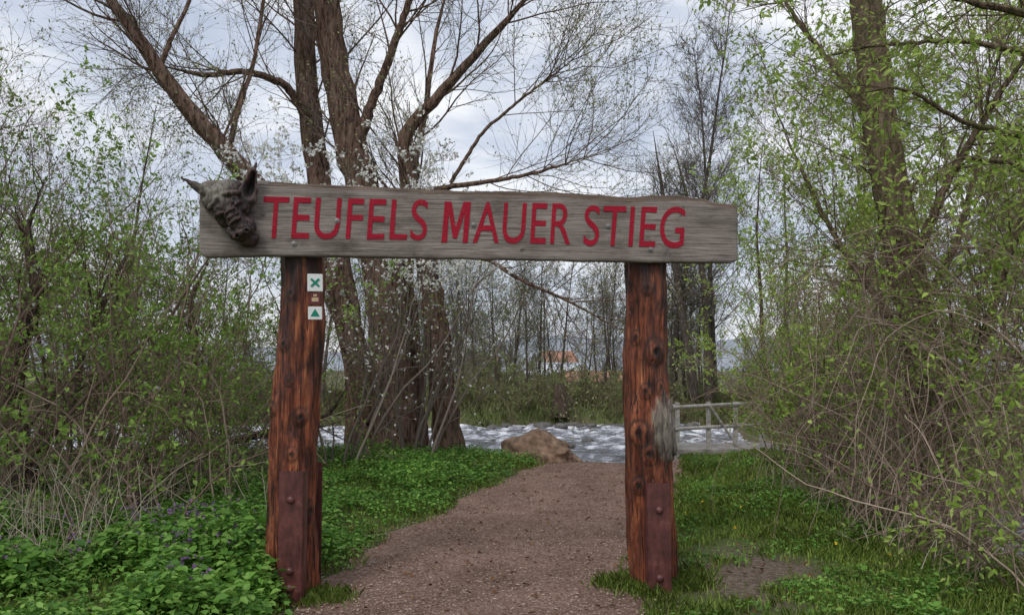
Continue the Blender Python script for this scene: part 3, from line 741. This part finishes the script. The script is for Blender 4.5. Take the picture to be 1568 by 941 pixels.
c = mixc(nt, pale, c, pc)
hgt = mth(nt, 'ADD', n1, n3)
finish(nt, c, .42, hgt, 1.0, .04, .4, coat=.15)
POST = m
def log_post(name, spine, knots, seed, pale_c=None):
    rows, ns = 210, 76
    zs = np.array([s[2] for s in spine]); zz = np.linspace(zs[0], zs[-1], rows)
    cx = np.interp(zz, zs, [s[0] for s in spine])+.012*np.sin(zz*3.1+seed); cy = np.interp(zz, zs, [s[1] for s in spine]); rr = np.interp(zz, zs, [s[3] for s in spine])
    V = np.zeros((rows, ns, 3)); dark = np.zeros((rows, ns)); pal = np.zeros((rows, ns))
    for i in range(rows):
        for j in range(ns):
            a = j/ns*2*math.pi; z = zz[i]
            p = Vector((math.cos(a), math.sin(a), z*.9+seed))
            r = rr[i]*(1+.15*mnoise.noise(p*1.3)+.12*mnoise.noise(Vector((p.x*3, p.y*3, z*3.2+seed)))+.09*mnoise.noise(Vector((p.x*8, p.y*8, z*3.4+seed)))+.05*mnoise.noise(Vector((p.x*20, p.y*20, z*4+seed))))
            for ka, kz, kr, kh in knots:
                da = (a-ka+math.pi) % (2*math.pi)-math.pi; q = math.hypot(da*rr[i]/kr, (z-kz)/(kr*1.25))
                r += kh*1.3*math.exp(-q*q*1.1)-kh*1.2*math.exp(-(q*2.4)**2)
                dark[i, j] = max(dark[i, j], .97*math.exp(-(q*1.6)**4), .75*math.exp(-((q-1.5)*4)**2))
            if pale_c:
                da = (a-pale_c[0]+math.pi) % (2*math.pi)-math.pi
                q = (da/pale_c[2])**2+((z-pale_c[1])/pale_c[3])**2+1.0*mnoise.noise(Vector((p.x*7, p.y*7, z*7)))
                w = 1/(1+math.exp((q-.9)*9)); pal[i, j] = w*.92
                r += w*(.035+.06*mnoise.noise(Vector((p.x*13, p.y*13, z*7))))
            V[i, j] = (cx[i]+math.cos(a)*r, cy[i]+math.sin(a)*r, z)
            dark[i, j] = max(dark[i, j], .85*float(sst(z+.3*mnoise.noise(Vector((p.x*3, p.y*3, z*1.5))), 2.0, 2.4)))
    b = (np.arange(rows-1)[:, None]*ns); j = np.arange(ns)[None]; j2 = (j+1) % ns
    g = Geo(); g.add(V, np.stack([b+j, b+j2, b+ns+j2, b+ns+j], -1).reshape(-1, 4)); g.f.append((((rows-1)*ns+np.arange(ns))[None], 0, False))
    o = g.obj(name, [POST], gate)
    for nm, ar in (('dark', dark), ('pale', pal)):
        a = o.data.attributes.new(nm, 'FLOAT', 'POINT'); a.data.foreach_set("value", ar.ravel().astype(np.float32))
F_ = -math.pi/2
log_post("left_post", [(-1.555, 5.31, -.1, .175), (-1.545, 5.31, .25, .166), (-1.525, 5.31, .9, .158), (-1.50, 5.31, 1.6, .153), (-1.478, 5.31, 2.3, .148), (-1.47, 5.31, 2.66, .145)],
         [(F_+.5, 1.25, .035, .02), (F_-.5, 1.75, .03, .018), (F_+.2, 1.0, .028, .016), (F_-.25, 2.1, .03, .018), (F_+1.1, .6, .04, .02), (F_-.9, 1.3, .03, .02), (F_-.1, 1.5, .022, .012)], 1.7)
log_post("right_post", [(1.02, 5.52, -.15, .178), (1.018, 5.51, .3, .168), (1.005, 5.51, .8, .165), (.985, 5.51, 1.2, .160), (.97, 5.51, 1.6, .146), (.966, 5.51, 2.3, .152), (.966, 5.51, 2.66, .15)],
         [(F_+.28, 1.70, .055, .035), (F_-.5, 1.12, .05, .032), (F_-.1, .98, .042, .028), (F_-.75, 1.8, .03, .02), (F_+.6, 1.45, .03, .02), (F_-.15, 2.15, .03, .02), (F_-.6, .75, .035, .025), (F_-.2, 1.42, .03, .02)], 8.1,
         pale_c=(F_+.8, 1.16, .75, .22))
n = 40; a = F_+.9+rng.normal(0, .4, n); z = 1.12+rng.normal(0, .09, n)
S_ = np.stack([.985+np.cos(a)*.155, 5.51+np.sin(a)*.155, z], 1)
P, R = grow(S_, np.stack([np.cos(a)*.16, np.sin(a)*.16, rng.normal(1.0, .2, n)], 1), rng.uniform(.06, .16, n), np.full(n, .014), 4, .05, 0, .1)
g = Geo(); g.add(*tubes(P, R, 5)); g.obj("broken_burl_splinters", [plain("pale_wood", (.36, .32, .25), .9, .5, 30)], gate)

# steel shoes (folded U-channel plates with dome bolts)
m, nt = new_mat("rusty_steel")
v = mapping(nt, (1, 1, 1)); n1 = noise_tex(nt, v, 14, 8, .7); n2 = noise_tex(nt, mapping(nt, (6, 6, 1.5)), 3, 6, .7)
c = ramp(nt, n1, [(.3, (.06, .022, .02)), (.6, (.125, .042, .038)), (.8, (.24, .12, .095))]).outputs[0]
d = ramp(nt, n2, [(.35, (.6, .56, .56)), (.65, (1.3, 1.25, 1.22))]).outputs[0]; c = mixc(nt, 1.0, c, d, 'MULTIPLY')
finish(nt, c, .4, n1, .4, .005, .5)
STEEL = m
def shoe(name, cx, yf, z0, z1, tilt):
    g = Geo(); h = z1-z0; R_ = Matrix.Rotation(tilt, 3, 'Y')
    c = np.array([cx, yf, (z0+z1)/2])
    box(g, c, (.165, .014, h), 0, .005, R_)
    for s in (-1, 1): box(g, c+[s*.0785, .055, 0], (.010, .094, h-.012), 0, .002, R_)
    box(g, c+[0, .50, 0], (.165, .014, h), 0, .005, R_)
    for fz in (.30, -.20, -.32):
        p = R_@Vector((.0, 0, h*fz))
        yb_ = [yf-.006, yf-.013, yf-.024, yf-.030]
        P = np.array([[c[0]+p.x, q, c[2]+p.z] for q in yb_])
        V, Fq = tubes(P[None], np.array([[.029, .028, .02, .008]]), 14); g.add(V, Fq); g.f.append((np.arange(g.n-14, g.n)[None], 0, False))
    g.obj(name, [STEEL], gate)
shoe("left_steel_shoe", -1.478, 5.055, -.05, .90, .015)
shoe("right_steel_shoe", 1.022, 5.255, -.15, .79, -.01)

# name board (local frame: x along, -y front, z up)
BO = Vector((-2.085, 5.05, 0)); BA = math.atan2(.30, 3.681); BL = 3.693
bf = empty("board_frame", BO); bf.rotation_euler[2] = BA; bf.parent = gate
def b_u(px): s = (px-784)/F; return (5.05*s+2.085)/(3.681-.3*s)*BL
def b_z(px, py): t = b_u(px)/BL; return EYE+(560-py)/F*(5.05+.3*t)
top = [(305, 300), (309, 279), (318, 276), (400, 276), (470, 280), (560, 284), (640, 288), (700, 291), (760, 291), (850, 293), (910, 296), (960, 301), (1000, 298), (1040, 297), (1080, 303), (1095, 309), (1125, 311), (1130, 314)]
bot = [(305, 385), (312, 393), (380, 392), (450, 391), (600, 394), (800, 397), (1000, 401), (1120, 402), (1130, 398)]
tu = np.array([b_u(p[0]) for p in top]); tz = np.array([b_z(*p) for p in top])
bu = np.array([b_u(p[0]) for p in bot]); bz = np.array([b_z(*p) for p in bot])
nU, nV = 420, 40; U = np.linspace(0, BL, nU); TH = .065
V = []; edge = []
for i, u in enumerate(U):
    t_ = np.interp(u, tu, tz)+.006*mnoise.noise(Vector((u*7, 0, 0)))+.004*mnoise.noise(Vector((u*31, 3, 0)))
    b_ = np.interp(u, bu, bz)+.005*mnoise.noise(Vector((u*6, 9, 0)))+.002*mnoise.noise(Vector((u*40, 5, 0)))
    wane = .055+.03*mnoise.noise(Vector((u*2.2, 5, 0)))+.02*math.exp(-((u-2.9)/.5)**2)
    for j in range(nV):
        w = j/(nV-1); z = b_+(t_-b_)*w
        grain = .0022*mnoise.noise(Vector((u*1.3, 0, z*60)))+.0015*mnoise.noise(Vector((u*5, 4, z*140)))
        y = -grain; e = 0
        dt = t_-z
        k = min(max((wane*.9-dt)/wane, 0), 1)
        if u > .45:
            y += .026*k**1.4+.006*k*mnoise.noise(Vector((u*9, 2, z*20))); e = min(1., k*2.2)
        de = min(z-b_, dt, u, BL-u)
        if de < .01: y += .006*(1-de/.01)
        V.append((u, y, z)); edge.append(e)
V = np.array(V); nf = len(V)
Vb = V.copy(); Vb[:, 1] = TH+.004*np.sin(V[:, 0]*3)
ii = (np.arange(nU-1)[:, None]*nV+np.arange(nV-1)[None]).ravel()
front = np.stack([ii, ii+nV, ii+nV+1, ii+1], 1); back = np.stack([ii+1, ii+nV+1, ii+nV, ii], 1)+nf
i0 = np.arange(nU-1)*nV; bt = np.stack([i0, i0+nf, i0+nV+nf, i0+nV], 1); tp = np.stack([i0+nV-1, i0+2*nV-1, i0+2*nV-1+nf, i0+nV-1+nf], 1)
j0 = np.arange(nV-1); le = np.stack([j0, j0+1, j0+1+nf, j0+nf], 1); k0 = (nU-1)*nV; ri = np.stack([j0+k0, j0+k0+nf, j0+k0+1+nf, j0+k0+1], 1)
g = Geo(); g.add(np.concatenate([V, Vb]), np.concatenate([front, back, bt, tp, le, ri]), 0, True)
m, nt = new_mat("weathered_grey_wood")
v = mapping(nt, (.9, 6, 26)); n1 = noise_tex(nt, v, 3.0, 10, .72, .5)
v3 = mapping(nt, (1.2, 6, 70)); n3 = noise_tex(nt, v3, 2.2, 6, .7, .3)
v2 = mapping(nt, (1.5, 3, 3.5)); n2 = noise_tex(nt, v2, 1.6, 6, .65)
v6 = mapping(nt, (5, 5, 7)); n6 = noise_tex(nt, v6, 1.3, 5, .6, .5)
c = ramp(nt, n1, [(.28, (.085, .07, .062)), (.45, (.215, .188, .17)), (.62, (.33, .297, .272)), (.8, (.48, .45, .42))]).outputs[0]
d = ramp(nt, n2, [(.3, (.4, .37, .35)), (.5, (.93, .9, .88)), (.7, (1.2, 1.17, 1.15))]).outputs[0]
c = mixc(nt, 1.0, c, d, 'MULTIPLY')
st_ = ramp(nt, n6, [(.30, (.4, .38, .37)), (.38, (1, 1, 1))]).outputs[0]; c = mixc(nt, 1.0, c, st_, 'MULTIPLY')
cr = ramp(nt, n3, [(.34, (1, 1, 1)), (.39, (0, 0, 0))]).outputs[0]
c = mixc(nt, cr, c, (.04, .032, .028))
wc = ramp(nt, n1, [(.35, (.035, .026, .02)), (.65, (.2, .145, .11))]).outputs[0]
c = mixc(nt, attr(nt, 'wane'), c, wc)
finish(nt, c, .85, n1, .8, .012, .2)
o = g.obj("name_board", [m], bf)
a = o.data.attributes.new("wane", 'FLOAT', 'POINT'); a.data.foreach_set("value", np.array(edge+[.4]*nf, dtype=np.float32))

# lettering
m, nt = new_mat("red_sign_paint")
v = mapping(nt, (3, 6, 40)); n1 = noise_tex(nt, v, 3.0, 8, .7)
v2 = mapping(nt, (1, 1, 1)); n2 = noise_tex(nt, v2, 60, 4, .7)
c = ramp(nt, n1, [(.3, (.2, .005, .018)), (.55, (.37, .008, .028)), (.75, (.46, .03, .05))]).outputs[0]
ch = ramp(nt, n2, [(.3, (1, 1, 1)), (.35, (0, 0, 0))]).outputs[0]
c = mixc(nt, ch, c, (.22, .17, .15))
v5 = mapping(nt, (1.2, 6, 70)); n5 = noise_tex(nt, v5, 2.2, 6, .7, .3)
ck = ramp(nt, n5, [(.34, (.85, .85, .85)), (.39, (0, 0, 0))]).outputs[0]
c = mixc(nt, ck, c, (.06, .02, .02))
finish(nt, c, .7, n1, .7, .01, .2)
RED = m
def lay(bm, name, p0, p1, ptop0, pbot0, ptop1, pbot1):
    """lay flat 2-D letter outlines on the board face"""
    bmesh.ops.triangulate(bm, faces=bm.faces[:])
    co = np.array([v_.co[:] for v_ in bm.verts]); mn, mx = co.min(0), co.max(0)
    for v_ in bm.verts:
        fx = (v_.co.x-mn[0])/(mx[0]-mn[0]); fz = (v_.co.y-mn[1])/(mx[1]-mn[1])
        u = b_u(p0)+(b_u(p1)-b_u(p0))*fx
        zb = b_z(p0, pbot0)*(1-fx)+b_z(p1, pbot1)*fx; zt = b_z(p0, ptop0)*(1-fx)+b_z(p1, ptop1)*fx
        v_.co = Vector((u+.003*mnoise.noise(Vector((u*18, fz*3, 1))), -.0048, zb+(zt-zb)*fz+.003*mnoise.noise(Vector((u*14, fz*4, 7)))))
    r = bmesh.ops.extrude_face_region(bm, geom=bm.faces[:])
    for e in r['geom']:
        if isinstance(e, bmesh.types.BMVert): e.co.y += .0065
    bmesh.ops.recalc_face_normals(bm, faces=bm.faces[:])
    for f in bm.faces: f.smooth = False
    me2 = bpy.data.meshes.new("lettering"); bm.to_mesh(me2); bm.free(); me2.materials.append(RED)
    link(name, me2, bf)
def word(txt, *a):
    cu = bpy.data.curves.new("t", 'FONT'); cu.body = txt; cu.size = 1; cu.offset = .002; cu.resolution_u = 6; cu.space_character = 1.05; cu.shear = .1
    ob = bpy.data.objects.new("t", cu); scene.collection.objects.link(ob)
    bpy.context.view_layer.update(); dg = bpy.context.evaluated_depsgraph_get()
    me = bpy.data.meshes.new_from_object(ob.evaluated_get(dg)); bpy.data.objects.remove(ob)
    bm = bmesh.new(); bm.from_mesh(me); lay(bm, "lettering_"+txt.lower(), *a)
word("TEUFELS", 404, 655, 300, 365, 306, 368)
bm = bmesh.new()
Mp = [(0, 0), (0, 1), (.27, 1), (.5, .36), (.73, 1), (1, 1), (1, 0), (.8, 0), (.8, .74), (.57, .1), (.43, .1), (.2, .74), (.2, 0)]
bm.faces.new([bm.verts.new((x_+.12*y_, y_, 0)) for x_, y_ in Mp]); lay(bm, "lettering_m", 676, 721, 308.5, 371, 309, 371.5)
word("AUER", 724, 873, 309, 372, 311.5, 374.5)
word("STIEG", 893, 1049, 314, 376, 317, 380)
g = Geo()
for px, py in [(450, 373), (516, 338), (725, 344), (931, 346), (996, 382)]:
    u, z = b_u(px), b_z(px, py)
    V, Fq = tubes(np.array([[[u, .0, z], [u, -.006, z], [u, -.0065, z], [u, -.014, z], [u, -.016, z]]]), np.array([[.019, .019, .011, .011, .005]]), 12)
    g.add(V, Fq, 0, False); g.f.append((np.arange(g.n-12, g.n)[None], 0, False))
g.obj("bolts", [plain("galvanised_bolt", (.22, .21, .2), .5, .2, 30, metal=.6)], bf)

# carved boar/devil head
hb = bmesh.new()
O = np.array([.13, 2.785]); a_ = np.array([.516, -.856]); b_ = np.array([.856, .516])
def ell(s, l, y, rs, rl, ry, tilt=0.0):
    r = bmesh.ops.create_icosphere(hb, subdivisions=3, radius=1); q = O+a_*l+b_*s
    ct, st2 = math.cos(tilt), math.sin(tilt)
    for v_ in r['verts']:
        p = v_.co; x1 = p.x*rs; z1 = p.z*rl; x1, z1 = x1*ct-z1*st2, x1*st2+z1*ct
        w = b_*x1+a_*z1
        v_.co = Vector((q[0]+w[0], y+p.y*ry, q[1]+w[1]))
ell(0, .06, -.03, .145, .085, .075); ell(0, .15, -.05, .11, .12, .09)
ell(-.078, .18, -.05, .045, .08, .06); ell(.078, .18, -.05, .045, .08, .06)
ell(0, .27, -.085, .062, .13, .085); ell(0, .37, -.12, .078, .042, .078); ell(0, .41, -.06, .062, .05, .06)
for s in (-1, 1):
    ell(s*.07, .11, -.125, .06, .02, .034, s*.4); ell(s*.062, .152, -.118, .03, .024, .03)
    ell(s*.055, .187, -.115, .045, .012, .024, -s*.3)
    ell(s*.036, .375, -.185, .028, .026, .02); ell(s*.066, .33, -.09, .03, .05, .05)
for k in range(3): ell(0, .215+.035*k, -.165, .05, .010, .018)
for k in range(12):
    f = k/11; c0 = np.array([.09, 2.735]); c1 = np.array([-.085, 2.83]); q = c0+(c1-c0)*f-O
    ell(q@b_, q@a_, -.05-.03*f, .05*(1-f*.88), .055*(1-f*.92), .03*(1-f*.7), .3)
for k in range(16):
    f = k/15; c0 = np.array([.31, 2.69]); c1 = np.array([.395, 2.935]); q = c0+(c1-c0)*f-O
    ell(q@b_, q@a_, -.06-.035*f, .085*(1-f*.93), .065*(1-f*.85), .036*(1-f*.7), .1)
me = bpy.data.meshes.new("h"); hb.to_mesh(me); hb.free()
ob = bpy.data.objects.new("h", me); scene.collection.objects.link(ob)
md = ob.modifiers.new("r", 'REMESH'); md.mode = 'VOXEL'; md.voxel_size = .006
sm = ob.modifiers.new("s", 'SMOOTH'); sm.factor = .5; sm.iterations = 2
bpy.context.view_layer.update(); dg = bpy.context.evaluated_depsgraph_get()
hm = bpy.data.meshes.new_from_object(ob.evaluated_get(dg)); bpy.data.objects.remove(ob)
co = np.zeros(len(hm.vertices)*3); hm.vertices.foreach_get("co", co); co = co.reshape(-1, 3)
no = np.zeros(len(hm.vertices)*3); hm.vertices.foreach_get("normal", no); no = no.reshape(-1, 3)
lt = np.zeros(len(co))
def carve(s, l, r, depth):
    q = O+a_*l+b_*s; d = np.hypot(co[:, 0]-q[0], co[:, 2]-q[1]); w = np.exp(-(d/r)**2)*(co[:, 1] < -.05)
    co[:, 1] += depth*w; return w
dk = np.zeros(len(co))
for s in (-1, 1):
    dk = np.maximum(dk, carve(s*.036, .385, .013, .025)); dk = np.maximum(dk, carve(s*.062, .155, .013, .014))
for t in np.linspace(-1, 1, 15): dk = np.maximum(dk, carve(t*.06, .345+.02*t*t, .009, .012))
for f in np.linspace(.1, .8, 12):
    q = np.array([.33, 2.72])*(1-f)+np.array([.388, 2.905])*f; dd = np.hypot(co[:, 0]-q[0], co[:, 2]-q[1])
    w = np.exp(-(dd/(.036*(1-f*.8)))**2)*(co[:, 1] < -.04); co[:, 1] += .018*w; dk = np.maximum(dk, w*.85)
for i in range(len(co)):
    p = Vector(co[i]); d = .008*mnoise.noise(p*28)+.004*mnoise.noise(Vector((p.x*90, p.y*90, p.z*25)))
    co[i] += no[i]*d
    q = co[i][[0, 2]]-O; l = q@a_; s = q@b_
    lt[i] = max(0, min(.85, 1.25*math.exp(-((l-.02)/.085)**2-((s+.02)/.10)**2)+.12*mnoise.noise(p*14)))
hm.vertices.foreach_set("co", co.ravel()); hm.update()
for nm, ar in (('light', lt), ('dk', dk)):
    a = hm.attributes.new(nm, 'FLOAT', 'POINT'); a.data.foreach_set("value", ar.astype(np.float32))
m, nt = new_mat("carved_dark_wood")
v = mapping(nt, (12, 12, 5)); n1 = noise_tex(nt, v, 3, 9, .7, .5)
c = ramp(nt, n1, [(.3, (.013, .009, .008)), (.52, (.045, .027, .024)), (.72, (.14, .08, .07))]).outputs[0]
gy_ = ramp(nt, n1, [(.3, (.08, .07, .055)), (.65, (.30, .27, .22))]).outputs[0]
c = mixc(nt, attr(nt, 'light'), c, gy_); c = mixc(nt, attr(nt, 'dk'), c, (.006, .005, .005))
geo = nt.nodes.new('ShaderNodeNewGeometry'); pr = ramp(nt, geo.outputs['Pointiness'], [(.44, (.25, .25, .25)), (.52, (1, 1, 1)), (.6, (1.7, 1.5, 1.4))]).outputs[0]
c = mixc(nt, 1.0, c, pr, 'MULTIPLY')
finish(nt, c, .55, n1, .7, .006, .35)
hm.materials.clear(); hm.materials.append(m)
for p in hm.polygons: p.use_smooth = True
hm.name = "carved_boar_head"; ho = link("carved_boar_head", hm, None, BO); ho.rotation_euler[2] = BA

# trail markers on left post
WHITE = plain("marker_white", (.68, .7, .68), .4, .08, 20); GREEN = plain("marker_green", (.0, .2, .12), .4, .1, 20)
MAR = plain("marker_maroon", (.12, .03, .03), .4, .2, 20); TANM = plain("marker_tan", (.45, .33, .2), .4, .2, 20)
def marker(px0, px1, py0, py1, kind):
    D = 5.15; p = pt((px0+px1)/2, (py0+py1)/2, D); w = (px1-px0)/F*D; h = (py1-py0)/F*D
    e = empty("trail_marker_sign", Vector(p)); e.rotation_euler[2] = .25; e.rotation_euler[1] = -.01
    g = Geo(); box(g, (0, .006, 0), (w, .012, h), 0, .003); g.obj("plate", [MAR if kind == 'm' else WHITE], e)
    g = Geo()
    if kind == 'x':
        for s in (-1, 1): box(g, (0, -.002-.001*s, 0), (.014, .004, h*.62), 0, 0, Matrix.Rotation(s*.8, 3, 'Y'))
        mm = GREEN
    elif kind == 't':
        V = np.array([[-w*.33, -.003, -h*.25], [w*.33, -.003, -h*.25], [0, -.003, h*.33]]); g.add(V, [[0, 1, 2]], 0, False); mm = GREEN
    else:
        box(g, (0, -.002, -.006), (w*.6, .004, h*.35)); box(g, (0, -.002, h*.28), (w*.3, .004, h*.2)); mm = TANM
    g.obj("symbol", [mm], e)
marker(471, 494, 419, 446, 'x'); marker(474, 491, 448, 466, 'm'); marker(472, 493, 469, 489, 't')

# ------------------------------------------------------------------ world and sun
w = bpy.data.worlds.new("World"); scene.world = w; w.use_nodes = True
nt = w.node_tree; nt.nodes.clear()
sun_el, sun_rot = math.radians(48), math.radians(205)
sky = nt.nodes.new('ShaderNodeTexSky'); sky.sky_type = 'NISHITA'; sky.sun_disc = False
sky.sun_elevation = sun_el; sky.sun_rotation = sun_rot; sky.air_density = 1; sky.dust_density = 2
b1 = nt.nodes.new('ShaderNodeBackground'); b1.inputs[1].default_value = .12; nt.links.new(sky.outputs[0], b1.inputs[0])
tc = nt.nodes.new('ShaderNodeTexCoord'); mp = nt.nodes.new('ShaderNodeMapping'); mp.inputs['Scale'].default_value = (1, 1, 2.6)
nt.links.new(tc.outputs['Generated'], mp.inputs[0])
nz = noise_tex(nt, mp.outputs[0], 3.2, 6, .58, .3)
cl = ramp(nt, nz, [(.32, (.50, .57, .71)), (.46, (.66, .72, .83)), (.56, (.88, .91, .97)), (.66, (1.1, 1.11, 1.12))]).outputs[0]
b2 = nt.nodes.new('ShaderNodeBackground'); b2.inputs[1].default_value = 1.06; nt.links.new(cl, b2.inputs[0])
mx = nt.nodes.new('ShaderNodeMixShader'); mx.inputs[0].default_value = .87
nt.links.new(b1.outputs[0], mx.inputs[1]); nt.links.new(b2.outputs[0], mx.inputs[2])
wo = nt.nodes.new('ShaderNodeOutputWorld'); nt.links.new(mx.outputs[0], wo.inputs[0])
sl = bpy.data.lights.new("sun", 'SUN'); sl.energy = 1.4; sl.angle = math.radians(16); sl.color = (1, .96, .9)
so = bpy.data.objects.new("sun", sl); scene.collection.objects.link(so)
dirv = Vector((math.sin(sun_rot)*math.cos(sun_el), math.cos(sun_rot)*math.cos(sun_el), math.sin(sun_el)))
so.rotation_euler = dirv.to_track_quat('Z', 'Y').to_euler()
print("faces", sum(len(o.data.polygons) for o in scene.objects if o.type == 'MESH'))
